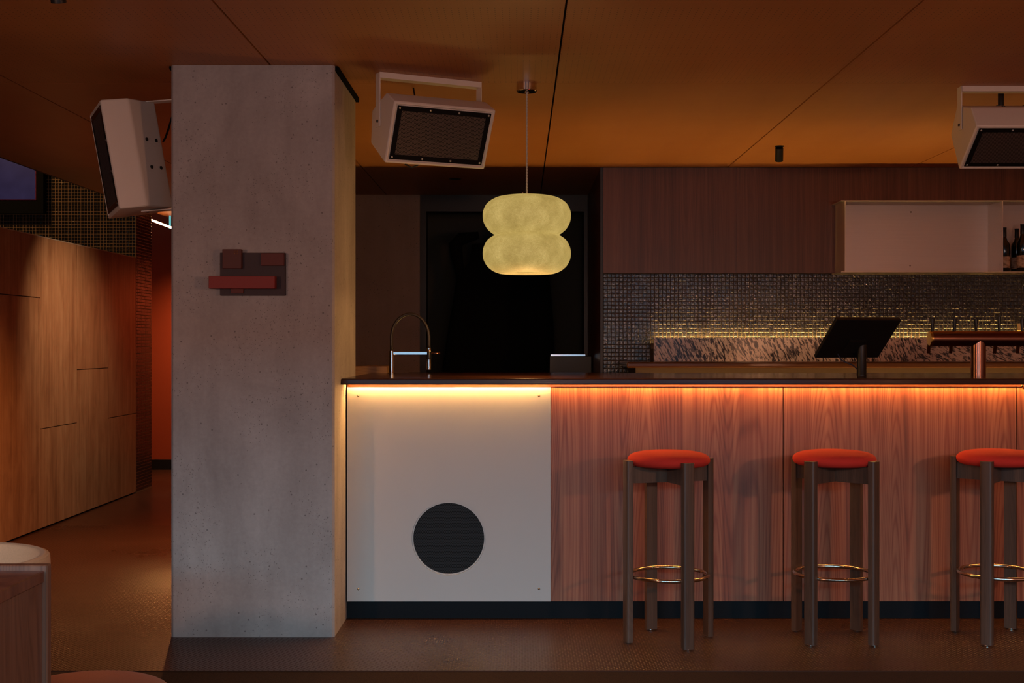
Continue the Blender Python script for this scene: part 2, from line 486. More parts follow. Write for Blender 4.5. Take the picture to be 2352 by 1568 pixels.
# ceiling: plywood panels hung below a dark void, joints open
ceil = struct(mk('ceiling', B(-3.33, XR, YF, YB, CEIL+0.030, CEIL+0.12), M['void']), 'orange brown plywood panel ceiling')
xs = [-3.33, -2.316, -1.073, 0.162, 1.4045, 2.645, XR]
ys = [YF, 0.72, 3.21, 5.70, 8.20, 8.405, 10.70, YB]
for j in range(len(ys)-1):
    for i in range(len(xs)-1):
        alc = ys[j] >= 8.4
        gy = 0.0006 if j != 2 else 0.001
        m_ = M['ceil_c'] if alc else (M['ceil_a'] if ys[j+1] <= 5.71 else M['ceil_b'])
        bm = B(xs[i]+0.004, xs[i+1]-0.004, ys[j]+gy, ys[j+1]-gy, CEIL, CEIL+0.018)
        mk('ceiling_panel', bm, m_, ceil)
struct(mk('ceiling', B(XL, -3.33, YF, YB, 3.6, 3.7), M['plaster']), 'high dark ceiling over the side room')
struct(mk('trim_1', B(-3.345, -3.33, YF, 10.475, CEIL, 3.6), M['plaster']), 'edge face of the lowered plywood ceiling')
# street wall behind the camera, with an assumed wide window
wf = struct(mk('wall_front', B(XL, XR, YF-0.15, YF, 2.35, 3.7), M['plaster']))
for (a, b_, z0, z1) in ((XL, -4.2, 0, 2.35), (3.1, XR, 0, 2.35), (-4.2, 3.1, 0, 0.35)):
    mk('wall_section', B(a, b_, YF-0.15, YF, z0, z1), M['plaster'], wf)
win = struct(mk('window_1', B(-4.2, 3.1, YF-0.11, YF-0.05, 0.35, 0.41), M['black']), 'wide street window with black frame')
mk('frame_rail', B(-4.2, 3.1, YF-0.11, YF-0.05, 2.29, 2.35), M['black'], win)
for k in range(5):
    x = -4.2 + k*(7.3-0.05)/4
    mk('mullion', B(x, x+0.05, YF-0.11, YF-0.05, 0.41, 2.29), M['black'], win)
for k in range(4):
    x = -4.2 + k*7.25/4
    mk('pane', B(x+0.05, x+7.25/4, YF-0.083, YF-0.077, 0.41, 2.29), M['pane'], win)

# ------------------------------------------------------------------ concrete pillar
PL, PR, PF, PB = -1.4998, -0.7975, 5.323, 6.015
pil = tag(root('concrete_pillar', ((PL+PR)/2, (PF+PB)/2, 0)), 'raw concrete square pillar standing at the end of the bar', 'pillar')
bm = bmesh.new(); box(bm, PL, PR, PF, PB, 0.0, CEIL-0.001)
es = [e for e in bm.edges if abs(e.verts[0].co.z - e.verts[1].co.z) > 1]
bmesh.ops.bevel(bm, geom=es, offset=0.011, segments=1, affect='EDGES')
# subdivide for small casting unevenness
bmesh.ops.subdivide_edges(bm, edges=[e for e in bm.edges if abs(e.verts[0].co.z-e.verts[1].co.z) > 1], cuts=1)
mk('shaft', bm, M['concrete'], pil)
bm = bmesh.new(); box(bm, PR-0.002, PR+0.014, PF+0.02, PB+0.02, CEIL-0.022, CEIL-0.001); box(bm, PL-0.012, PL+0.002, PF+0.02, PB, CEIL-0.014, CEIL-0.001)
mk('shadow_gap', bm, M['void'], pil)

# relief artwork on the pillar
d = PF
art = tag(root('wall_relief', (PX(582, d), d, PZ(679, d))), 'abstract relief of plum, brown and red rectangles on the concrete pillar', 'artwork')
def artb(name, x0, x1, y0, y1, t0, t1, m_, par=None):
    return mk(name, B(PX(x0, d), PX(x1, d), d-t1, d-t0, PZ(y1, d), PZ(y0, d), bev=0.0015), m_, par or art)
artb('back_board', 508, 657, 581, 679, 0.0, 0.022, M['art_board'])
b1 = artb('brown_block', 517, 560, 574, 618, 0.022, 0.050, M['art_brown'])
artb('wine_block', 603, 656, 582.5, 611, 0.022, 0.036, M['art_wine'])
artb('red_bar', 489, 639, 636, 664, 0.034, 0.075, M['art_red'])
artb('red_bar_spacer', 540, 620, 641, 659, 0.022, 0.034, M['art_board'])
artb('wine_tab', 534, 563, 658, 674, 0.022, 0.032, M['art_wine'])
for (x0, x1, y0, y1) in ((543, 546, 577, 581), (547, 549.5, 577, 581), (550.5, 553, 577, 580), (543, 547, 582, 586), (548, 550, 582, 586), (551, 553, 581, 586)):
    artb('ochre_mark', x0, x1, y0, y1, 0.050, 0.0508, M['art_gold'], b1)

# ------------------------------------------------------------------ the bar
BF = 5.68                      # front plane of the panels
XB = 4.15                      # right end, out of frame
bar_o = tag(root('bar_counter', (1.6, 6.1, 0)), 'long bar of walnut panels and one white panel on navy plinth', 'bar')
mk('carcass', B(PR+0.012, XB, BF+0.022, 6.55, 0.081, 1.074), M['body'], bar_o)
mk('plinth', B(PR+0.004, XB, BF+0.016, 6.5, 0.0, 0.081), M['plinth'], bar_o)
mk('cap_rail', B(PR+0.006, XB, BF-0.006, 6.5, 1.062, 1.0765), M['top_wood'], bar_o)
x0w = PX(1265, BF)
seams = [x0w, PX(1799, BF), PX(2335, BF), PX(2871, BF), XB]
for a, b_ in zip(seams[:-1], seams[1:]):
    mk('front_panel', B(a+0.002, b_-0.002, BF, BF+0.022, 0.081, 1.062), M['bar_wood'], bar_o)
# white metal-faced panel with a round grille: real hole
wx0, wx1, wz0, wz1 = PX(797, BF)+0.003, x0w-0.001, PZ(1379, BF), 1.0595
hx, hz, hr = PX(1031, BF), PZ(1235, BF), 84.5/FPX*BF
bm = bmesh.new()
N = 96
def sq(t):
    c_, s_ = math.cos(t), math.sin(t)
    ks = []
    if abs(c_) > 1e-9: ks.append(((wx1 if c_ > 0 else wx0) - hx)/c_)
    if abs(s_) > 1e-9: ks.append(((wz1 if s_ > 0 else wz0) - hz)/s_)
    k = min(ks); return hx+k*c_, hz+k*s_
angs = sorted(set([2*PI*i/N for i in range(N)] + [math.atan2(z-hz, x-hx) % (2*PI) for x in (wx0, wx1) for z in (wz0, wz1)]))
yF, yB = BF-0.016, BF+0.004
ci = [[bm.verts.new((hx+hr*math.cos(t), y, hz+hr*math.sin(t))) for t in angs] for y in (yF, yB)]
co = [[bm.verts.new((sq(t)[0], y, sq(t)[1])) for t in angs] for y in (yF, yB)]
n = len(angs)
for i in range(n):
    j = (i+1) % n
    bm.faces.new((ci[0][i], ci[0][j], co[0][j], co[0][i]))
    bm.faces.new((ci[1][i], co[1][i], co[1][j], ci[1][j]))
    bm.faces.new((ci[0][i], ci[1][i], ci[1][j], ci[0][j]))
    bm.faces.new((co[0][i], co[0][j], co[1][j], co[1][i]))
bmesh.ops.recalc_face_normals(bm, faces=bm.faces[:])
wp = mk('speaker_panel', bm, M['white_panel'], bar_o); wp['label'] = 'off white flat panel with a round black speaker grille'
bm = bmesh.new(); lathe(bm, [(hr-0.0005, 0), (hr-0.0005, 0.010), (hr-0.0065, 0.010), (hr-0.0065, 0.0), (hr-0.0005, 0)], 72, hx, BF-0.011, hz, 'Y')
mk('grille_rim', bm, M['white_panel'], wp, smooth=True, angle=40)
bm = bmesh.new(); lathe(bm, [(0, 0), (hr-0.0067, 0), (hr-0.0067, 0.003), (0, 0.003)], 72, hx, BF-0.004, hz, 'Y')
mk('grille', bm, M['sub_grille'], wp)
for (px, py) in ((823, 909), (1238, 909), (823, 1353), (1238, 1352)):
    bm = bmesh.new(); lathe(bm, [(0, -0.003), (0.003, -0.0025), (0.0052, 0), (0.0052, 0.001)], 14, PX(px, yF), yF-0.0005, PZ(py, yF), 'Y')
    mk('screw', bm, M['screw'], wp, smooth=True)
# counter top
CT0, CT1 = 1.0765, 1.104
top = mk('counter_top', B(PR+0.001, XB, 5.517, 6.60, CT0, CT1, bev=0.005, seg=2), M['top_wood'])
tag(top, 'long dark varnished wooden counter top on the walnut bar', 'countertop')
# led strips tucked under the counter
bm = B(-0.785, x0w-0.004, BF-0.028, BF-0.020, 1.0755, 1.0764)
tag(mk('led_strip', bm, M['led_bar_bright']), 'bright warm strip light under the counter above the white panel', 'light')
bm = B(x0w+0.004, XB-0.02, BF-0.022, BF-0.014, 1.0755, 1.0764)
tag(mk('led_strip', bm, M['led_bar']), 'warm strip light under the counter above the walnut panels', 'light')
# small brass hook under the counter
hk = bmesh.new(); hp = P(2348, 886, 5.60)
tube(hk, [hp+Vector((0, 0, .012)), hp, hp+Vector((0, -.012, -.012)), hp+Vector((0, -.02, 0))], 0.003, 8)
box(hk, hp.x-0.006, hp.x+0.006, hp.y-0.004, hp.y+0.004, hp.z+0.010, CT0)
tag(mk('coat_hook', hk, M['brass']), 'small brass coat hook under the bar counter edge', 'hook')

# bartender side: assumed unseen ledge with work lights for the ceiling glow in front of the back counter, hidden below the counter line
bench = tag(root('work_bench', (1.6, 7.68, 0)), 'narrow steel work ledge along the back counter behind the bar', 'bench')
mk('bench_body', B(PR+0.06, XB, 7.57, 7.795, 0.0, 0.58), M['body'], bench)
mk('bench_top', B(PR+0.06, XB, 7.56, 7.795, 0.58, 0.60), M['steel'], bench)
lowc = tag(root('low_cabinet', (-0.05, 8.1, 0)), 'low dark cabinet at the end of the back counter behind the bar', 'cabinet')  # unseen cabinet, added to cut the work lights' glow on the ceiling
mk('cabinet_body', B(PR+0.06, 0.66, 7.82, 8.38, 0.0, 1.045), M['body'], lowc)
mk('cabinet_top', B(PR+0.05, 0.665, 7.80, 8.39, 1.045, 1.068), M['top_wood'], lowc)
for k, (a, b_) in enumerate(((-0.66, 0.45), (0.80, 1.62), (1.80, 3.7))):
    f = tag(root('work_light', ((a+b_)/2, 7.62, 0.60)), ['linear work light on the steel ledge in front of the low cabinet', 'short linear work light on the steel ledge behind the order screen', 'long linear work light on the steel ledge behind the beer font'][k], 'light')
    mk('channel', B(a-0.01, b_+0.01, 7.590, 7.640, 0.60, 0.616), M['black'], f)
    mk('shield', B(a-0.01, b_+0.01, 7.583, 7.590, 0.60, 0.655 if k else 0.632), M['black'], f)
    mk('diffuser', B(a, b_, 7.606, 7.634, 0.616, 0.620), M['led_well'], f)

# ------------------------------------------------------------------ back wall: mosaic, cabinets, shelf
YW = 8.42
T = 0.0268
wx_l = 0.56
wb = struct(mk('wall_back', B(wx_l, XR, YW+0.003, YB, 0, CEIL), M['grout']), 'black glass mosaic wall behind the bar')
mk('wall_side_lining', B(wx_l-0.016, wx_l-0.0005, YW+0.06, 9.94, 0, CEIL-0.002), M['cab_wood'], wb)
mk('corner_trim', B(wx_l-0.018, wx_l-0.0005, YW-0.012, YW+0.06, 0, CEIL-0.002), M['black'], wb)
def tile_geom(bm, cx, cy, cz, s, ax='Y', th=0.0014, rnd=random):
    """one domed tile; front face toward -y (ax Y) or +x (ax X)"""
    h = s/2; i = h*0.86
    t = [rnd.uniform(-0.0005, 0.0005) for _ in range(4)]
    pts = [(-h, 0, -h), (h, 0, -h), (h, 0, h), (-h, 0, h)]
    ins = [(-i, th+t[0], -i), (i, th+t[1], -i), (i, th+t[2], i), (-i, th+t[3], i)]
    def tr(p):
        a, b_, c_ = p
        return (cx+a, cy-b_, cz+c_) if ax == 'Y' else (cx+b_, cy+a, cz+c_)
    v = [bm.verts.new(tr(p)) for p in pts+ins]
    v.append(bm.verts.new(tr((0, th+sum(t)/4+0.0006, 0))))
    for k in range(4):
        l = (k+1) % 4
        bm.faces.new((v[k], v[l], v[4+l], v[4+k]))
        bm.faces.new((v[4+k], v[4+l], v[8]))
variants = []
for k in range(6):
    bm = bmesh.new(); tile_geom(bm, 0, 0, 0, T-0.0032)
    me = bpy.data.meshes.new('tile'); bm.to_mesh(me); bm.free(); me.materials.append(M['tile'])
    variants.append(me)
bm = bmesh.new(); cnt = 0
ncol = int((3.62-wx_l)/T); zt = 1.737
rows = int((zt-0.98)/T)
for c_ in range(ncol):
    for r_ in range(rows):
        x = wx_l+0.004+T*(c_+0.5); z = zt-0.002-T*(r_+0.5)
        if z < 1.10 and x > 0.86: continue
        if z < 1.29 and x > 0.90: continue
        if c_ < 15 and r_ < 20 and cnt < 300:
            o = bpy.data.objects.new('tile', random.choice(variants)); C.objects.link(o)
            o.parent = wb; o.location = Vector((x, YW+0.003, z)) - wb.location
            cnt += 1
        else: tile_geom(bm, x, YW+0.003, z, T-0.0032)
tl = mk('tile_field', bm, M['tile'], wb); tl['kind'] = 'stuff'

# upper walnut cabinets, flush with the mosaic
uc = tag(root('wall_cabinet', (2.4, 8.41, 1.737)), 'dark walnut wall cabinet fronts up to the ceiling above the mosaic', 'cabinet')
mk('carcass', B(wx_l+0.002, XR, 8.412, YW+0.001, 1.7395, CEIL-0.004), M['body'], uc)
us = [wx_l, PX(1692, 8.4), PX(2000, 8.4), PX(2300, 8.4), XR]
for a, b_ in zip(us[:-1], us[1:]):
    mk('cabinet_door', B(a+0.0008, b_-0.0008, 8.394, 8.412, 1.737, CEIL-0.003), M['cab_wood'], uc)

# thin metal shelf hung on the cabinets
SF, SB = 8.145, 8.394
sx0 = PX(1910, SB); sx1 = 4.15; sz0, sz1 = 1.728, 2.2
sh = tag(root('bottle_shelf', ((sx0+sx1)/2, SB, sz0)), 'pale folded metal wall shelf with open bays on the walnut cabinets', 'shelf')
mk('bottom_plate', B(sx0, sx1, SF, SB, sz0, sz0+0.006), M['steel_edge'], sh)
mk('top_plate', B(sx0, sx1, SF, SB, sz1-0.005, sz1), M['steel_edge'], sh)
sxs = PX(1942.5, SF)
mk('side_plate', B(sxs-0.005, sxs+0.001, SF+0.004, SB, sz0+0.006, sz1-0.005), M['steel_edge'], sh)
dvx = PX(2303.5, SF)
dv = mk('divider', B(dvx-0.006, dvx+0.003, SF+0.003, SB, sz0+0.006, sz1-0.005), M['steel'], sh)
bk = mk('back_plate', B(sxs+0.001, sx1, SB-0.004, SB, sz0+0.006, sz1-0.005), M['steel'], sh)
for (px, py) in ((2092, 487), (2090, 610)):
    bm = bmesh.new(); lathe(bm, [(0, -0.002), (0.005, -0.001), (0.0055, 0)], 12, PX(px, SB), SB-0.004, PZ(py, SB), 'Y')
    mk('screw', bm, M['screw'], bk, smooth=True)
for py in (478, 605):
    bm = bmesh.new(); lathe(bm, [(0, -0.002), (0.004, -0.001), (0.0045, 0)], 12, dvx-0.006, SF+0.04, PZ(py, SF), 'X')
    mk('screw', bm, M['screw_lt'], dv, smooth=True)

# bottles in the second bay
def make_bottle(hgt=0.30, rad=0.037):
    r0 = root('wine_bottle', (0, 0, 0))
    bm = bmesh.new()
    lathe(bm, [(0, 0.004), (rad*0.7, 0), (rad, 0.004), (rad, hgt*0.58), (rad*0.93, hgt*0.64), (rad*0.55, hgt*0.71), (0.0150, hgt*0.77), (0.0142, hgt*0.80)], 24)
    mk('glass_body', bm, M['glass_bottle'], r0, local=True, smooth=True)
    bm = bmesh.new(); lathe(bm, [(0.0146, hgt*0.79), (0.0155, hgt*0.80), (0.0148, hgt*0.97), (0.0160, hgt*0.975), (0.0160, hgt*0.998), (0, hgt)], 20)
    mk('foil_capsule', bm, M['foil'], r0, local=True, smooth=True, angle=40)
    bm = bmesh.new(); lathe(bm, [(rad+0.0004, hgt*0.09), (rad+0.0004, hgt*0.345)], 24)
    mk('paper_label', bm, M['label'], r0, local=True, smooth=True)
    return r0
specs = [(2315.5, 8.23, 0.296, 'dark wine bottle with tan label in front against the shelf divider'),
         (2349, 8.225, 0.318, 'taller dark wine bottle with tan label in the front of the shelf bay'),
         (2309, 8.325, 0.295, 'dark wine bottle in the corner between shelf divider and back plate'),
         (2335.5, 8.33, 0.298, 'dark wine bottle standing in the back row between two front bottles')]
for px, y, hg, lab in specs:
    bt = make_bottle(hg); bt.location = (PX(px, y), y, sz0+0.006); bt.rotation_euler.z = random.uniform(0, 6)
    if px == 2309: bt.location.x = dvx+0.003+0.040
    if px == 2315.5: bt.location.x = dvx+0.003+0.0385
    tag(bt, lab, 'bottle', 'wine bottles on the metal shelf')

# stone upstand with light strip behind
st = tag(root('stone_upstand', (2.5, 8.2, 1.145)), 'speckled pink granite upstand slabs glowing along the top edge', 'stone')
gx0 = PX(1502, 8.15); gj = PX(2107, 8.15)
mk('stone_slab', B(gx0, gj-0.001, 8.15, 8.17, 1.146, 1.298), M['granite_a'], st)
mk('stone_slab', B(gj+0.001, 4.15, 8.15, 8.17, 1.146, 1.298), M['granite_b'], st)
mk('stone_ledge', B(gx0+0.004, 4.15, 8.17, 8.36, 1.146, 1.225), M['body'], st)
mk('strip_cover', B(gx0+0.004, 4.15, 8.17, 8.400, 1.290, 1.294), M['body'], st)
tag(mk('led_strip', B(gx0+0.045, 4.1, 8.391, 8.403, 1.264, 1.268), M['led_stone']), 'glowing strip light at the foot of the mosaic behind granite', 'light')
mk('strip_channel', B(gx0+0.004, 4.15, 8.36, 8.412, 1.146, 1.264), M['body'], st)
# back counter
bc = tag(root('back_counter', (2.5, 8.1, 0)), 'walnut back counter with thick rounded edge under the granite', 'countertop')
bx0 = PX(1440, 7.8)
mk('counter_board', B(bx0, 4.15, 7.80, 8.412, 1.107, 1.145, bev=0.012, seg=3), M['top_wood'], bc)
mk('counter_body', B(bx0+0.06, 4.15, 7.86, 8.412, 0.0, 1.107), M['body'], bc)
# socket plates on the mosaic
for px, lab in ((2343.5, 'brass socket plate on the mosaic wall above the granite'),):
    so = tag(root('socket_plate', (PX(px, 8.41), 8.415, PZ(760, 8.41))), lab, 'socket')
    mk('plate', B(PX(2336, 8.41), PX(2350, 8.41), 8.404, 8.4165, PZ(760, 8.41), PZ(742, 8.41), bev=0.002), M['brass'], so)
    mk('socket_insert', B(PX(2339, 8.41), PX(2347, 8.41), 8.402, 8.404, PZ(756, 8.41), PZ(746, 8.41)), M['brass'], so)

# ------------------------------------------------------------------ alcove left of the cabinets
YA = 9.95
struct(mk('wall_alcove', B(-1.6, PX(965, YA), YA, YA+0.15, 0, CEIL), M['concrete_wall']), 'rough brown concrete wall behind the tap')
struct(mk('wall_alcove_side', B(-1.60, -1.50, PB+0.02, YA, 0, CEIL), M['plaster']), 'dark side wall of the bar alcove')
dx0, dx1 = PX(965, YA), wx_l-0.02
dr = struct(mk('door_1', B(dx0, dx0+0.05, YA-0.01, YA+0.16, 0, CEIL), M['black']), 'dark open doorway behind the bar')
mk('door_header', B(dx0+0.05, dx1, YA, YA+0.15, 2.32, CEIL), M['black'], dr)
mk('door_jamb', B(dx1-0.03, dx1, YA, YA+0.15, 0, 2.32), M['black'], dr)
struct(mk('wall_storage', B(-1.2, 1.2, 11.2, 11.3, 0, CEIL), M['alcove']), 'dark wall beyond the doorway')
struct(mk('wall_storage_side', B(-1.2, -1.1, YA+0.16, 11.2, 0, CEIL), M['alcove']))
# black garment hanging on the doorway
bm = bmesh.new()
yy = 10.55
sil = [(560, 1085, 1255), (600, 1078, 1258), (640, 1050, 1262), (700, 1040, 1268), (760, 1030, 1272), (840, 1018, 1274), (930, 1012, 1276), (1050, 1008, 1280)]
prev = None; K = 40
for (py, xa, xb) in sil:
    ring = []
    for k in range(K):
        t = 2*PI*k/K
        cx_ = (PX(xa, yy)+PX(xb, yy))/2; rx = (PX(xb, yy)-PX(xa, yy))/2
        fold = 1+0.10*math.sin(9*t)*min(1, (py-540)/200)
        ring.append(bm.verts.new((cx_+rx*math.cos(t), yy+0.10*fold*math.sin(t), PZ(py, yy))))
    if prev:
        for k in range(K):
            l = (k+1) % K
            bm.faces.new((prev[k], prev[l], ring[l], ring[k]))
    else: bm.faces.new(ring)
    prev = ring
bm.faces.new(prev[::-1])
g_ = tag(root('hanging_garment', (PX(1150, yy), yy, PZ(1050, yy))), 'long black garments hanging inside the dark doorway', 'clothing')
mk('cloth', bm, M['black_cloth'], g_, smooth=True)
bm = bmesh.new(); tube(bm, [P(1100, 540, yy), P(1060, 548, yy), P(1046, 562, yy), P(1052, 600, yy), P(1060, 640, yy)], [0.03, 0.055, 0.06, 0.045, 0.03], 14)
mk('hood', bm, M['black_cloth'], g_, smooth=True)
bm = bmesh.new(); tube(bm, [P(1160, 565, yy), P(1160, 490, yy), Vector((PX(1160, yy), 11.2, PZ(490, yy)))], 0.008, 8)
mk('hook_rail', bm, M['black'], g_)
# dark appliance with steel edge
ap = tag(root('glass_washer', (PX(1305, 9.35), 9.4, 0)), 'dark appliance with a bright steel top edge in front of the doorway', 'appliance')
mk('cabinet_body', B(PX(1262, 9.3), 0.535, 9.3, 9.75, 0.0, 1.168, bev=0.004), M['black'], ap)
mk('steel_edge', B(PX(1264.5, 9.27), PX(1345, 9.27), 9.27, 9.3, PZ(818, 9.27), PZ(813, 9.27), bev=0.002), M['chrome'], ap)
# ceiling fittings
bm = bmesh.new(); lathe(bm, [(0, -0.004), (0.035, -0.004), (0.047, 0.0)], 28, PX(1045, 9.0), 9.0, CEIL)
tag(mk('recessed_downlight', bm, M['black']), 'small dark recessed downlight in the alcove ceiling', 'light')

# ------------------------------------------------------------------ left side: storage wall, mosaic, red corridor
CXL = -3.245
zs_top = 1.982
joints = [6.98, 7.685, 8.385, 9.085, 9.776, 10.474]
seam_z = [1.10, 1.57, 0.682, 1.07, 0.674]
ords = ['fifth', 'fourth', 'third', 'second', 'first']
labs = ['tall plywood cabinet, fifth from the mosaic corner', 'tall plywood cabinet with a high seam, fourth from the mosaic corner',
        'tall plywood cabinet with a low seam, third from the mosaic corner', 'tall plywood cabinet with a seam at middle height, second from the mosaic corner',
        'tall plywood cabinet with a low seam, touching the mosaic corner']
for k in range(5):
    y0, y1 = joints[k], joints[k+1]
    cb = tag(root('tall_cabinet', (CXL-0.2, (y0+y1)/2, 0)), labs[k], 'cabinet', 'plywood cabinets along the side wall')
    mk('carcass', B(CXL-0.40, CXL-0.02, y0, y1, 0.02, zs_top-0.004), M['body'], cb)
    mk('plinth', B(CXL-0.38, CXL-0.03, y0, y1, 0.0, 0.02), M['void'], cb)
    mk('top_edging', B(CXL-0.40, CXL+0.001, y0, y1, zs_top, zs_top+0.006), M['steel_edge'], cb)
    for (za, zb) in ((0.012, seam_z[k]-0.003), (seam_z[k]+0.003, zs_top)):
        mk('cabinet_door', B(CXL-0.02, CXL, y0+0.0015, y1-0.0015, za, zb), M['ply'], cb)
# mosaic wall facing the room beyond the cabinets
YM = 10.476
wm = struct(mk('wall_mosaic', B(XL, CXL-0.001, YM+0.005, YM+0.44, 0, 3.6), M['grout_dark']), 'smoked mosaic wall beyond the plywood cabinets')
bm = bmesh.new()
for c_ in range(int((CXL+5.1)/0.0272)):
    for r_ in range(int((3.35-1.86)/0.0272)):
        tile_geom(bm, CXL-0.004-0.0272*(c_+0.5), YM+0.005, 1.86+0.0272*(r_+0.5), 0.0242)
tf = mk('tile_field', bm, M['tile_left'], wm); tf['kind'] = 'stuff'
bm = bmesh.new()
for c_ in range(16):
    for r_ in range(89):
        tile_geom(bm, CXL-0.001, YM+0.012+0.0272*(c_+0.5), 0.01+0.0272*(r_+0.5), 0.0242, 'X')
tf = mk('tile_field', bm, M['tile_left'], wm); tf['kind'] = 'stuff'
# blue screen in a black frame
tv = tag(root('wall_screen', (-4.75, YM, 2.35)), 'large blue screen in a thick black frame high on the mosaic wall', 'screen')
tvx, tvz = PX(99.5, 10.40), PZ(490, 10.40)
bm = bmesh.new(); box(bm, tvx-1.45, tvx, 10.40, YM-0.001, tvz, tvz+0.95)
mk('frame', bm, M['void'], tv)
mk('red_border', B(tvx-1.40, PX(82.5, 10.395), 10.394, 10.40, PZ(459.5, 10.395), tvz+0.90), M['red_line'], tv)
mk('screen_panel', B(tvx-1.39, PX(81, 10.39), 10.388, 10.394, PZ(458, 10.39), tvz+0.89), M['screen'], tv)
# red corridor
wr = struct(mk('wall_corridor', B(XL, -1.5, 12.44, 12.5, 0, 3.6), M['red_wall']), 'red painted wall at the end of the corridor')
struct(mk('baseboard_corridor', B(XL, -1.5, 12.425, 12.44, 0, 0.10), M['black']))
struct(mk('wall_corridor_side', B(-1.60, -1.5, YA+0.15, 12.44, 0, CEIL), M['plaster']))
lc = tag(root('corridor_light', (-3.2, 11.2, 2.33)), 'bent neon line light over the red corridor wall', 'light')
bm = bmesh.new(); tube(bm, [(-3.256, 10.93, 2.352), (-3.252, 11.55, 2.342)], 0.010, 8)
mk('white_tube', bm, M['led_corr'], lc)
bm = bmesh.new(); tube(bm, [(PX(390.5, 11.56), 11.56, PZ(525, 11.56)), (PX(390.5, 11.56), 11.56, CEIL-0.001)], 0.009, 8)
mk('teal_tube', bm, M['led_teal'], lc)

# ------------------------------------------------------------------ ceiling spots
def spot_fixture(name, x, y, target, lab, energy, color, angle, blend=0.5, length=0.082, drop=0.012, zc=CEIL):
    r0 = tag(root(name, (x, y, zc)), lab, 'light')
    bm = bmesh.new(); lathe(bm, [(0, -0.006), (0.026, -0.006), (0.028, 0.0)], 24)
    mk('ceiling_rose', bm, M['black'], r0, local=True)
    dv_ = (Vector(target) - Vector((x, y, zc))).normalized()
    q = Vector((0, 0, -1)).rotation_difference(dv_)
    bm = bmesh.new(); lathe(bm, [(0, 0.0), (0.0235, 0.0), (0.0245, -0.003), (0.0245, -length), (0.021, -length-0.001), (0.019, -length+0.012), (0, -length+0.012)], 28)
    bmesh.ops.transform(bm, matrix=Matrix.Translation((0, 0, -drop)) @ q.to_matrix().to_4x4(), verts=bm.verts[:])
    mk('lamp_barrel', bm, M['black'], r0, local=True, smooth=True, angle=35)
    p = Vector((x, y, zc-drop)) + dv_*(length+0.006)
    if energy > 0:
        light(name+'_beam', 'SPOT', p, dv_.to_track_quat('-Z', 'Y').to_euler(), energy, color, spot_size=R(angle), spot_blend=blend, shadow_soft_size=0.02)
    return r0
spot_fixture('spotlight', PX(1790, 7.5), 7.5, (1.75, 8.6, 0.4), 'black cylinder spotlight on the ceiling above the metal shelf', 20, (1.0, 0.66, 0.36), 50)
spot_fixture('spotlight', -1.50, 4.0, (-1.5, 5.0, 0.15), 'black cylinder spotlight on the ceiling in front of the pillar', 0, (1, 1, 1), 60)
spot_fixture('spotlight', -1.75, 8.25, (CXL, 8.9, 1.25), 'black cylinder spotlight behind the pillar aimed at the plywood cabinets', 118, (1.0, 0.68, 0.42), 60, 1.0)  # unseen spot added for the bright patch on the cabinets
spot_fixture('spotlight', -2.0, 7.6, (-1.95, 7.0, 0.0), 'black cylinder spotlight over the floor by the plywood cabinets', 230, (1.0, 0.40, 0.13), 120, 1.0)  # extra unseen spot, put in to warm the aisle floor
spot_fixture('spotlight', -2.75, 11.7, (-2.8, 12.1, 0.0), 'black cylinder spotlight on the corridor ceiling by the red wall', 120, (1.0, 0.50, 0.24), 130, 1.0)  # unseen spot, added to light the red corridor

spot_fixture('spotlight', -4.5, 9.3, (-4.2, 10.4, 2.0), 'black cylinder spotlight on the high ceiling before the mosaic wall', 62, (1.0, 0.56, 0.22), 110, 1.0, zc=3.6)  # out-of-view spot, added to bring out the mosaic grout

spot_fixture('spotlight', 0.95, 10.6, (0.3, 11.2, 1.2), 'black cylinder spotlight in the dark room beyond the doorway', 2.5, (1.0, 0.75, 0.5), 140, 1.0)  # hidden spot, added to lift the darkness in the doorway

# ------------------------------------------------------------------ pendant lamp
LX, LY = PX(1210, 5.71), 5.71
pl = tag(root('pendant_lamp', (LX, LY, PZ(628, LY))), 'glowing two-tier rounded pendant lamp hanging over the bar counter', 'lamp')
def catmull(pts, k=5):
    out = []
    for i in range(len(pts)-1):
        p0 = pts[max(i-1, 0)]; p1 = pts[i]; p2 = pts[i+1]; p3 = pts[min(i+2, len(pts)-1)]
        for j in range(k):
            t = j/k
            out.append(tuple(0.5*((2*p1[a]) + (-p0[a]+p2[a])*t + (2*p0[a]-5*p1[a]+4*p2[a]-p3[a])*t*t + (-p0[a]+3*p1[a]-3*p2[a]+p3[a])*t**3) for a in range(2)))
    out.append(pts[-1]); return out
zt_ = PZ(449, LY); zm = PZ(540, LY); zb_ = PZ(628, LY)
lob = [(0.0, 0.0), (0.30, 0.004), (0.52, 0.02), (0.72, 0.07), (0.90, 0.20), (0.985, 0.37), (1.0, 0.53), (0.975, 0.69), (0.90, 0.84), (0.80, 0.94), (0.715, 1.0)]
Rl = 0.2025
up_ = catmull([(r*Rl, zt_-(zt_-zm)*h) for r, h in lob])
bm = bmesh.new(); lathe(bm, up_, 56, LX, LY, 0)
s1 = mk('upper_shade', bm, M['shade'], pl, smooth=True)
lob2 = [(0.715, 0.0), (0.82, 0.06), (0.92, 0.17), (0.985, 0.33), (1.0, 0.50), (0.975, 0.66), (0.90, 0.81), (0.78, 0.925), (0.66, 0.985), (0.60, 1.0), (0.55, 0.985), (0.50, 0.94)]
lo_ = catmull([(r*Rl, zm-(zm-zb_)*h) for r, h in lob2])
bm = bmesh.new(); lathe(bm, lo_, 56, LX, LY, 0)
mk('lower_shade', bm, M['shade'], pl, smooth=True)
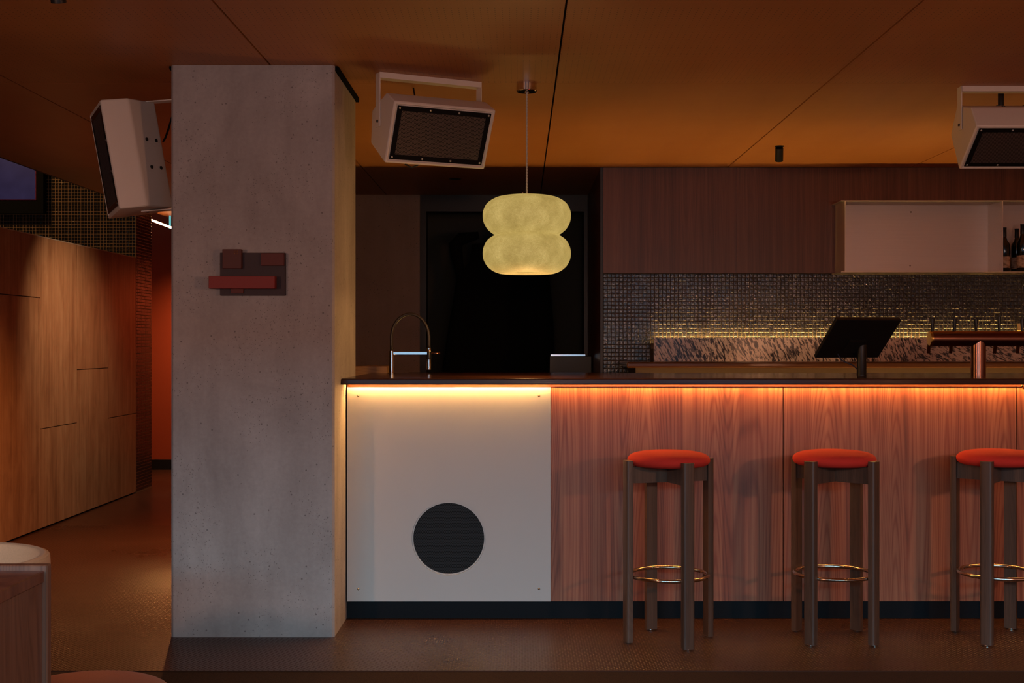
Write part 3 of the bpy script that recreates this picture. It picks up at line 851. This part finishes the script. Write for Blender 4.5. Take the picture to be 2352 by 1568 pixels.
bm = bmesh.new(); lathe(bm, [(0, -0.028), (0.016, -0.024), (0.028, -0.008), (0.028, 0.01), (0.016, 0.03), (0, 0.034)], 20, LX, LY, zb_+0.055)
mk('bulb', bm, M['bulb'], pl, smooth=True)
# twisted cord
bm = bmesh.new(); n = 150
z0c, z1c = zt_-0.002, CEIL-0.04
for ph in (0, PI):
    tube(bm, [(LX+0.0022*math.cos(ph+i*0.75), LY+0.0022*math.sin(ph+i*0.75), z0c+(z1c-z0c)*i/(n-1)) for i in range(n)], 0.0024, 6)
mk('twisted_cord', bm, plain('cord_cotton', (0.55, 0.48, 0.42), 0.8), pl, smooth=True)
bm = bmesh.new(); lathe(bm, [(0, -0.042), (0.010, -0.042), (0.011, -0.038), (0.044, -0.037), (0.0475, -0.033), (0.0475, 0.0), (0, 0)], 40, LX, LY, CEIL)
mk('canopy', bm, M['chrome'], pl, smooth=True, angle=30)
for a in (0.6, 2.6, 4.4):
    bm = bmesh.new(); lathe(bm, [(0.004, 0), (0.004, 0.007), (0.002, 0.010), (0, 0.010)], 10, LX+0.062*math.cos(a), LY+0.062*math.sin(a), zt_-0.001)
    mk('shade_nut', bm, M['chrome'], pl)

# unseen copies of the lamp on the window side, added for warm fill
for (x, y, lab) in ((-2.4, 1.3, 'two-tier pendant lamp over the tables, nearest the plywood cabinets'), (0.2, -0.9, 'two-tier pendant lamp over the tables, nearest the street window'), (2.7, 1.6, 'two-tier pendant lamp over the tables, nearest the right wall')):
    c = pl.copy(); C.objects.link(c); c.location = (x, y, pl.location.z)
    for ch in list(pl.children):
        k = ch.copy(); C.objects.link(k); k.parent = c
    tag(c, lab, 'lamp')
    light('pendant_glow', 'POINT', (x, y, zb_-0.04), (0, 0, 0), 84, (1.0, 0.45, 0.25), shadow_soft_size=0.08)  # warm fill light under each added lamp
light('pendant_glow', 'SPOT', (LX, LY, zb_-0.004), (0, 0, 0), 6, (1.0, 0.52, 0.17), shadow_soft_size=0.05, spot_size=R(176), spot_blend=0.15)

light('pendant_halo', 'POINT', (LX, LY, zb_-0.22), (0, 0, 0), 7.5, (1.0, 0.50, 0.16), shadow_soft_size=0.10)  # extra point light below the lamp, added to brighten pillar side and alcove

# ------------------------------------------------------------------ loudspeakers
prof = [(0, 0), (0, .12), (.123, .262), (.263, .212), (.28, 0)]      # (down, back)
SW = 0.48
def make_speaker(loc, rot, lab, mount):
    r0 = tag(root('loudspeaker', loc, rot), lab, 'speaker', 'cream loudspeakers under the ceiling')
    bm = bmesh.new()
    a = [bm.verts.new((-SW/2, v, 0.14-u)) for u, v in prof]
    b_ = [bm.verts.new((SW/2, v, 0.14-u)) for u, v in prof]
    nn = len(prof)
    ff = bm.faces.new(a); bm.faces.new(b_[::-1])
    for i in range(nn): bm.faces.new((a[i], b_[i], b_[(i+1) % nn], a[(i+1) % nn]))
    bmesh.ops.recalc_face_normals(bm, faces=bm.faces[:])
    bmesh.ops.bevel(bm, geom=bm.edges[:], offset=0.011, segments=3, profile=0.6, affect='EDGES')
    # recess for the grille: inset the front face
    fr = max((f for f in bm.faces if f.normal.y < -0.9), key=lambda f: f.calc_area())
    res = bmesh.ops.inset_region(bm, faces=[fr], thickness=0.006, depth=0.0)
    bmesh.ops.translate(bm, verts=fr.verts[:], vec=(0, 0.005, 0))
    mk('cabinet', bm, M['cream'], r0, local=True, smooth=True, angle=30)
    gw, gh = SW/2-0.0195, 0.14-0.0195
    bm = bmesh.new()
    for (x0, x1, z0, z1) in ((-gw, gw, gh-0.022, gh), (-gw, gw, -gh, -gh+0.022), (-gw, -gw+0.022, -gh+0.022, gh-0.022), (gw-0.022, gw, -gh+0.022, gh-0.022)):
        box(bm, x0, x1, 0.0005, 0.0055, z0, z1)
    fr_ = mk('grille_frame', bm, M['gloss_black'], r0, local=True)
    mk('grille', B(-gw+0.0215, gw-0.0215, 0.002, 0.0055, -gh+0.0215, gh-0.0215), M['spk_grille'], r0, local=True)
    for sx in (-0.96, -0.31, 0.31, 0.96):
        for sz in (-1, 1):
            bm = bmesh.new(); lathe(bm, [(0, -0.003), (0.003, -0.0025), (0.0048, 0)], 10, sx*(gw-0.002), 0.0005, sz*(gh-0.010), 'Y')
            s_ = mk('screw', bm, M['screw_lt'], r0, local=True, smooth=True)
    # four black bolts on the sloping rear face
    u0, v0 = prof[1]; u1, v1 = prof[2]
    nrm = Vector((0, (u1-u0), (v1-v0))).normalized()     # outward normal of that face
    for bx_ in (-0.062, 0.062):
        for t in (0.42, 0.78):
            c_ = Vector((bx_, v0+(v1-v0)*t, 0.14-(u0+(u1-u0)*t)))
            bm = bmesh.new(); tube(bm, [c_-nrm*0.004, c_+nrm*0.003], 0.0085, 12)
            mk('bolt', bm, M['black'], r0, local=True)
    # yoke: two arms and a base bar, given in world space
    Mw = Matrix.Translation(loc) @ Euler(rot).to_matrix().to_4x4()
    Mi = Mw.inverted()
    piv = [Mw @ Vector((s*(SW/2+0.004), 0.15, 0.0)) for s in (-1, 1)]
    ends = [mount(p) for p in piv]
    ax = (piv[1]-piv[0]).normalized()
    bm = bmesh.new()
    dirs = [(e-p).normalized() for p, e in zip(piv, ends)]
    wv = dirs[0].cross(ax).normalized()*0.052
    for p, e, dd in zip(piv, ends, dirs): bar(bm, p-dd*0.025, e, wv, 0.004)
    nb = (dirs[0]+dirs[1]).normalized()
    bar(bm, ends[0]-nb*0.0125, ends[1]-nb*0.0125, wv, 0.025)
    bmesh.ops.transform(bm, matrix=Mi, verts=bm.verts[:])
    yk = mk('yoke', bm, M['cream'], r0, local=True)
    for s, p in zip((-1, 1), piv):
        bm = bmesh.new(); q = Mi @ p
        lathe(bm, [(0, -0.006), (0.006, -0.006), (0.007, 0.0), (0.007, 0.003)], 12, q.x-0.001 if s < 0 else q.x+0.001, q.y, q.z, 'X')
        mk('pivot_bolt', bm, M['black'], r0, local=True)
    return r0
def to_ceiling(p): return Vector((p.x, p.y, CEIL-0.0005))
def to_pillar(p): return Vector((PL-0.0005, p.y+0.03, p.z+(PL-p.x)*0.10))
make_speaker((-0.35, 5.465, 2.172), (R(27.2), 0, R(26.1)), 'cream loudspeaker hung between concrete pillar and pendant lamp', to_ceiling)
make_speaker((2.29, 5.688, 2.155), (R(54), 0, 0), 'cream loudspeaker tilted steeply down in front of the metal shelf', to_ceiling)
make_speaker((-1.842, 5.491, 2.068), (R(65.6), R(80), R(4)), 'cream loudspeaker mounted upright on the side of the concrete pillar', to_pillar)
# cables
bm = bmesh.new(); pts = [P(930, 376, 5.66), P(945, 385, 5.66), P(958, 380, 5.66), Vector((-0.40, 5.72, 2.16)), Vector((-0.47, 5.78, 2.30)), Vector((-0.5, 5.80, CEIL))]
tube(bm, [Vector(p) for p in pts], 0.004, 8)
tag(mk('speaker_cable', bm, M['black'], smooth=True), 'black cable looping behind the loudspeaker beside the pendant lamp', 'cable')
bm = bmesh.new(); pts = [P(374, 326, 5.80), P(380, 316, 5.80), P(387, 296, 5.82), P(394, 270, 5.84), Vector((PL-0.003, 5.86, 2.36)), Vector((PL-0.004, 5.87, CEIL))]
tube(bm, pts, 0.005, 8)
tag(mk('speaker_cable', bm, M['black'], smooth=True), 'black cable curving from upright loudspeaker to the pillar', 'cable')
bm = bmesh.new(); c_ = P(2299, 238, 5.92)
lathe(bm, [(0.0, -0.02), (0.014, -0.02), (0.014, 0.05), (0.010, 0.055), (0.010, CEIL-c_.z)], 14, c_.x, c_.y, c_.z)
tag(mk('cable_gland', bm, M['black'], smooth=True, angle=40), 'black cable gland above the steeply tilted loudspeaker', 'fitting')

# ------------------------------------------------------------------ bar stools
def make_stool():
    r0 = root('bar_stool', (0, 0, 0))
    LR = 0.188
    for k in range(4):
        a = -PI/2 + k*PI/2
        bm = bmesh.new()
        # D-shaped section: flat inside, rounded outer corners
        prof_ = []
        hw, t0, t1 = 0.0255, -0.014, 0.0145
        prof_.append((t0, -hw)); prof_.append((t0, hw))
        for q in range(5):
            th = PI/2*(1-q/4)
            prof_.append((t1-0.010+0.010*math.cos(th), hw-0.010+0.010*math.sin(th)))
        for q in range(5):
            th = -PI/2*q/4
            prof_.append((t1-0.010+0.010*math.cos(th), -hw+0.010+0.010*math.sin(th)))
        lo = [bm.verts.new((LR+x, y, 0.006)) for x, y in prof_]
        hi = [bm.verts.new((LR+x, y, 0.768)) for x, y in prof_]
        m_ = len(prof_)
        bm.faces.new(lo[::-1]); bm.faces.new(hi)
        for i in range(m_): bm.faces.new((lo[i], lo[(i+1) % m_], hi[(i+1) % m_], hi[i]))
        bmesh.ops.recalc_face_normals(bm, faces=bm.faces[:])
        bmesh.ops.transform(bm, matrix=Matrix.Rotation(a, 4, 'Z'), verts=bm.verts[:])
        lg = mk('leg', bm, M['dark_wood'], r0, local=True, smooth=True, angle=50)
        bm = bmesh.new(); lathe(bm, [(0, 0), (0.011, 0), (0.012, 0.002), (0.012, 0.0065), (0, 0.0065)], 14, LR*math.cos(a), LR*math.sin(a), 0)
        f = mk('glide', bm, M['chrome'], lg, local=True); f.location = Vector(f.location) - Vector(lg.location)
    for ang in (0, PI/2):
        bm = B(-LR+0.014, LR-0.014, -0.012, 0.012, 0.672, 0.742 if ang == 0 else 0.7419)
        bmesh.ops.transform(bm, matrix=Matrix.Rotation(ang, 4, 'Z'), verts=bm.verts[:])
        mk('cross_rail', bm, M['dark_wood'], r0, local=True)
    bm = bmesh.new()
    sp = catmull([(0, 0.742), (0.10, 0.741), (0.140, 0.7405), (0.163, 0.747), (0.1745, 0.762), (0.170, 0.779), (0.148, 0.793), (0.105, 0.801), (0.05, 0.804), (0, 0.8045)], 4)
    lathe(bm, sp, 48)
    mk('seat_cushion', bm, M['red_fabric'], r0, local=True, smooth=True)
    bm = bmesh.new(); tube(bm, [(0.166*math.cos(2*PI*i/56), 0.166*math.sin(2*PI*i/56), 0.279) for i in range(56)], 0.0085, 12, closed=True)
    rg = mk('foot_ring', bm, M['ring'], r0, local=True, smooth=True)
    for k in range(4):
        a = -PI/2 + k*PI/2
        bm = bmesh.new(); tube(bm, [((0.150)*math.cos(a), 0.150*math.sin(a), 0.279), (0.159*math.cos(a), 0.159*math.sin(a), 0.279)], 0.0042, 8)
        s_ = mk('ring_screw', bm, M['ring'], rg, local=True); s_.location = Vector(s_.location) - Vector(rg.location)
    return r0
def copy_tree(o, parent=None):
    c = o.copy(); C.objects.link(c); c.parent = parent
    for ch in list(o.children): copy_tree(ch, c)
    return c
stool = make_stool()
spots = [(0.631, 5.277, 18, 'red round bar stool standing beside the white speaker panel'),
         (1.342, 5.305, 45, 'red round bar stool standing in front of the black screen stand'),
         (2.054, 5.322, -36, 'red round bar stool standing in front of the beer font')]
for i, (x, y, a, lab) in enumerate(spots):
    o = stool if i == 0 else copy_tree(stool)
    o.location = (x, y, 0); o.rotation_euler = (0, 0, R(a))
    tag(o, lab, 'stool', 'red bar stools along the bar')

# ------------------------------------------------------------------ things on the counter
# order screen seen from behind
SX, SY = PX(1979, 6.06), 6.06
ps = tag(root('order_screen', (SX, SY, CT1)), 'black tilted order screen seen from behind on the bar counter', 'screen')
bm = bmesh.new(); lathe(bm, [(0, 0), (0.0245, 0), (0.0245, 0.004), (0.0232, 0.006), (0.0232, 0.150), (0, 0.150)], 28)
mk('stand', bm, M['black'], ps, local=True, smooth=True, angle=35)
tilt, yaw = R(46), R(19)
Wd, Hd, Td = 0.362, 0.262, 0.018
cen = P(1969, 776, 6.02)
Rm = Matrix.Rotation(yaw, 4, 'Z') @ Matrix.Rotation(tilt, 4, 'X')
def scr(name, x0, x1, y0, y1, z0, z1, m_, bev):
    bm = bmesh.new(); box(bm, x0, x1, y0, y1, z0, z1, bev=bev, seg=2)
    bmesh.ops.transform(bm, matrix=Matrix.Translation(cen) @ Rm, verts=bm.verts[:])
    return mk(name, bm, m_, ps)
scr('housing', -Wd/2, Wd/2, -Td/2, Td/2, -Hd/2, Hd/2, M['black'], 0.004)
scr('display', -Wd/2+0.008, Wd/2-0.008, Td/2, Td/2+0.0012, -Hd/2+0.008, Hd/2-0.008, M['gloss_black'], 0)
scr('hinge', -0.05, 0.05, -Td/2-0.012, -Td/2, -0.085, 0.0, M['black'], 0.003)
bm = bmesh.new(); tube(bm, [P(1924, 812, 6.06), P(1929, 822, 6.06), P(1937, 829, 6.06), P(1948, 834, 6.06), P(1960, 839, 6.06), P(1969, 848, 6.06)], 0.003, 8)
mk('cable', bm, plain('blue_cable', (0.02, 0.03, 0.07), 0.5), ps, smooth=True)

# beer font: long bronze tube on posts
d = 6.0
zc = PZ(777.5, d); tr = 0.0375
bf = tag(root('beer_font', (PX(2247, d), d, CT1)), 'bronze beer tap font with horizontal tube and black handles', 'beer tap')
tx0, tx1 = PX(2140, d), PX(2500, d)
bm = bmesh.new(); lathe(bm, [(0, 0), (tr, 0), (tr, tx1-tx0), (0, tx1-tx0)], 40, tx0, d, zc, 'X')
mk('tube', bm, M['copper'], bf, smooth=True, angle=40)
bm = bmesh.new(); lathe(bm, [(0, -0.012), (tr-0.004, -0.012), (tr-0.001, -0.009), (tr-0.001, 0), (0, 0)], 40, tx0, d, zc, 'X')
mk('end_cap', bm, M['brass'], bf, smooth=True, angle=35)
for px in (2247, 2455):
    bm = bmesh.new(); lathe(bm, [(0, 0), (0.0352, 0), (0.0352, zc-CT1), (0, zc-CT1)], 36, PX(px, d), d, CT1)
    mk('post', bm, M['copper'], bf, smooth=True, angle=40)
for i, px in enumerate((2141, 2192, 2241, 2294, 2347, 2400)):
    x = PX(px, d+0.05)
    bm = bmesh.new(); zt2 = PZ(732 if px < 2290 or px > 2300 else 727, d+0.05)
    lathe(bm, [(0, zc+0.012-zt2), (0.006, zc+0.012-zt2), (0.0065, -0.045), (0.0105, -0.006), (0.0095, 0), (0, 0)], 14, x, d+0.046, zt2)
    hd_ = mk('tap_handle', bm, M['black'], bf, smooth=True, angle=40)
    bm = bmesh.new(); tube(bm, [(x, d+0.03, zc-0.005), (x, d+0.075, zc-0.01), (x, d+0.095, zc-0.03), (x-0.002, d+0.098, zc-0.072)], [0.010, 0.010, 0.0095, 0.0075], 12)
    mk('spout', bm, M['brass'], bf, smooth=True)

# mixer tap
d = 6.48
fx0, fx1 = PX(899, d), PX(985, d)
ft = tag(root('kitchen_tap', (fx0, d, CT1)), 'chrome tap with arched dark hose standing on the bar counter', 'tap')
bm = bmesh.new(); lathe(bm, [(0, 0), (0.019, 0), (0.019, 0.003), (0.0145, 0.006), (0.0145, PZ(806, d)-CT1), (0, PZ(806, d)-CT1)], 24, fx0, d, CT1)
mk('base_pillar', bm, M['chrome'], ft, smooth=True, angle=35)
pts = []
zc0, ztop = PZ(808, d), PZ(721, d)
xm = (fx0+fx1)/2; rx = (fx1-fx0)/2
z_s = PZ(775, d)
pts += [(fx0, d, zc0), (fx0, d, (zc0+z_s)/2)]
for i in range(25):
    a = PI - PI*i/24
    pts.append((xm+rx*math.cos(a), d, z_s+(ztop-z_s)*math.sin(a)))
pts += [(fx1, d, (zc0+z_s)/2), (fx1, d, PZ(800, d))]
bm = bmesh.new(); tube(bm, pts, 0.0080, 12)
mk('hose', bm, M['hose'], ft, smooth=True)
z_a = PZ(811, d)
bm = bmesh.new(); box(bm, fx0+0.008, fx1-0.006, d-0.009, d+0.009, z_a-0.009, z_a+0.009, bev=0.003)
mk('holder_arm', bm, M['chrome'], ft)
bm = bmesh.new(); lathe(bm, [(0.008, 0), (0.0115, -0.002), (0.0115, -0.018), (0.0105, -0.02), (0.0105, -0.062), (0.0125, -0.064), (0.0115, -0.112), (0.009, -0.114), (0, -0.114)], 20, fx1, d, PZ(799, d))
mk('spray_head', bm, M['chrome'], ft, smooth=True, angle=35)
bm = bmesh.new(); lathe(bm, [(0.0125, -0.022), (0.0132, -0.024), (0.0132, -0.058), (0.0125, -0.060)], 20, fx1, d, PZ(799, d))
mk('grip_sleeve', bm, M['black'], ft, smooth=True, angle=35)
bm = bmesh.new(); tube(bm, [(fx1+0.010, d, z_a), (PX(1011, d), d, z_a)], 0.0042, 10)
mk('lever', bm, M['copper'], ft, smooth=True)
# raised wooden ledge in the corner behind the pillar
bm = B(-1.18, PX(889, 6.62), 6.605, 6.86, 0.0, PZ(841, 6.605))
lg_ = tag(mk('corner_counter', bm, M['ledge_wood']), 'raised pale wood counter block behind the pillar next to the tap', 'counter')

# ------------------------------------------------------------------ near left: divider box, tub chair, round pouf
dbx = 2.31
ex, ez = PX(118, dbx), PZ(1293, dbx)
bxr = tag(root('wooden_box_table', (ex-0.35, dbx-0.5, 0)), 'walnut box table with a raised edge board, at the carpet', 'table')
ty = dbx-0.020
mk('edge_board', B(ex-0.9, ex, ty, dbx, -0.004, ez, bev=0.002), M['box_wood'], bxr)
tz = ez-0.010
mk('table_top', B(ex-0.9, ex-0.006, ty-0.95, ty, tz-0.022, tz, bev=0.002), M['cab_wood'], bxr)
mk('side_panel', B(ex-0.034, ex-0.010, ty-0.94, ty, -0.004, tz-0.022), M['box_wood'], bxr)
mk('side_panel', B(ex-0.89, ex-0.87, ty-0.94, ty, -0.004, tz-0.022), M['box_wood'], bxr)
# tub chair
tc_y = 3.52; tc_r = 0.29
tcx = PX(100, tc_y)-tc_r
tc = tag(root('tub_chair', (tcx, tc_y, -0.004)), 'beige moulded tub chair with thick rounded rim behind the walnut box table', 'chair')
zr = PZ(1244, tc_y+tc_r*0.9)
bm = bmesh.new()
lathe(bm, catmull([(0.0, 0.36), (0.18, 0.365), (0.235, 0.40), (0.255, 0.50), (0.258, zr-0.02), (0.268, zr), (0.282, zr-0.002), (0.290, zr-0.025), (0.288, 0.46), (0.262, 0.36), (0.19, 0.315), (0.0, 0.305)], 4), 48)
mk('shell', bm, M['beige_shell'], tc, local=True, smooth=True)
bm = bmesh.new(); lathe(bm, [(0, 0), (0.20, 0), (0.20, 0.012), (0.03, 0.022), (0.03, 0.31), (0, 0.31)], 32)
mk('pedestal', bm, M['black'], tc, local=True, smooth=True, angle=35)
# round pouf
py_ = 2.80
pf = tag(root('round_pouf', (PX(190, py_), py_, -0.004)), 'low round tan upholstered stool on the carpet beside the box table', 'stool')
zp = PZ(1548, py_+0.10)
bm = bmesh.new()
lathe(bm, catmull([(0, zp-0.10), (0.15, zp-0.10), (0.185, zp-0.085), (0.201, zp-0.05), (0.192, zp-0.018), (0.16, zp-0.002), (0.10, zp), (0, zp)], 4), 48)
mk('seat_cushion', bm, M['tan_fabric'], pf, local=True, smooth=True)
bm = bmesh.new(); lathe(bm, [(0, 0), (0.155, 0), (0.155, zp-0.098), (0, zp-0.098)], 40)
mk('drum_base', bm, M['cab_wood'], pf, local=True, smooth=True, angle=35)
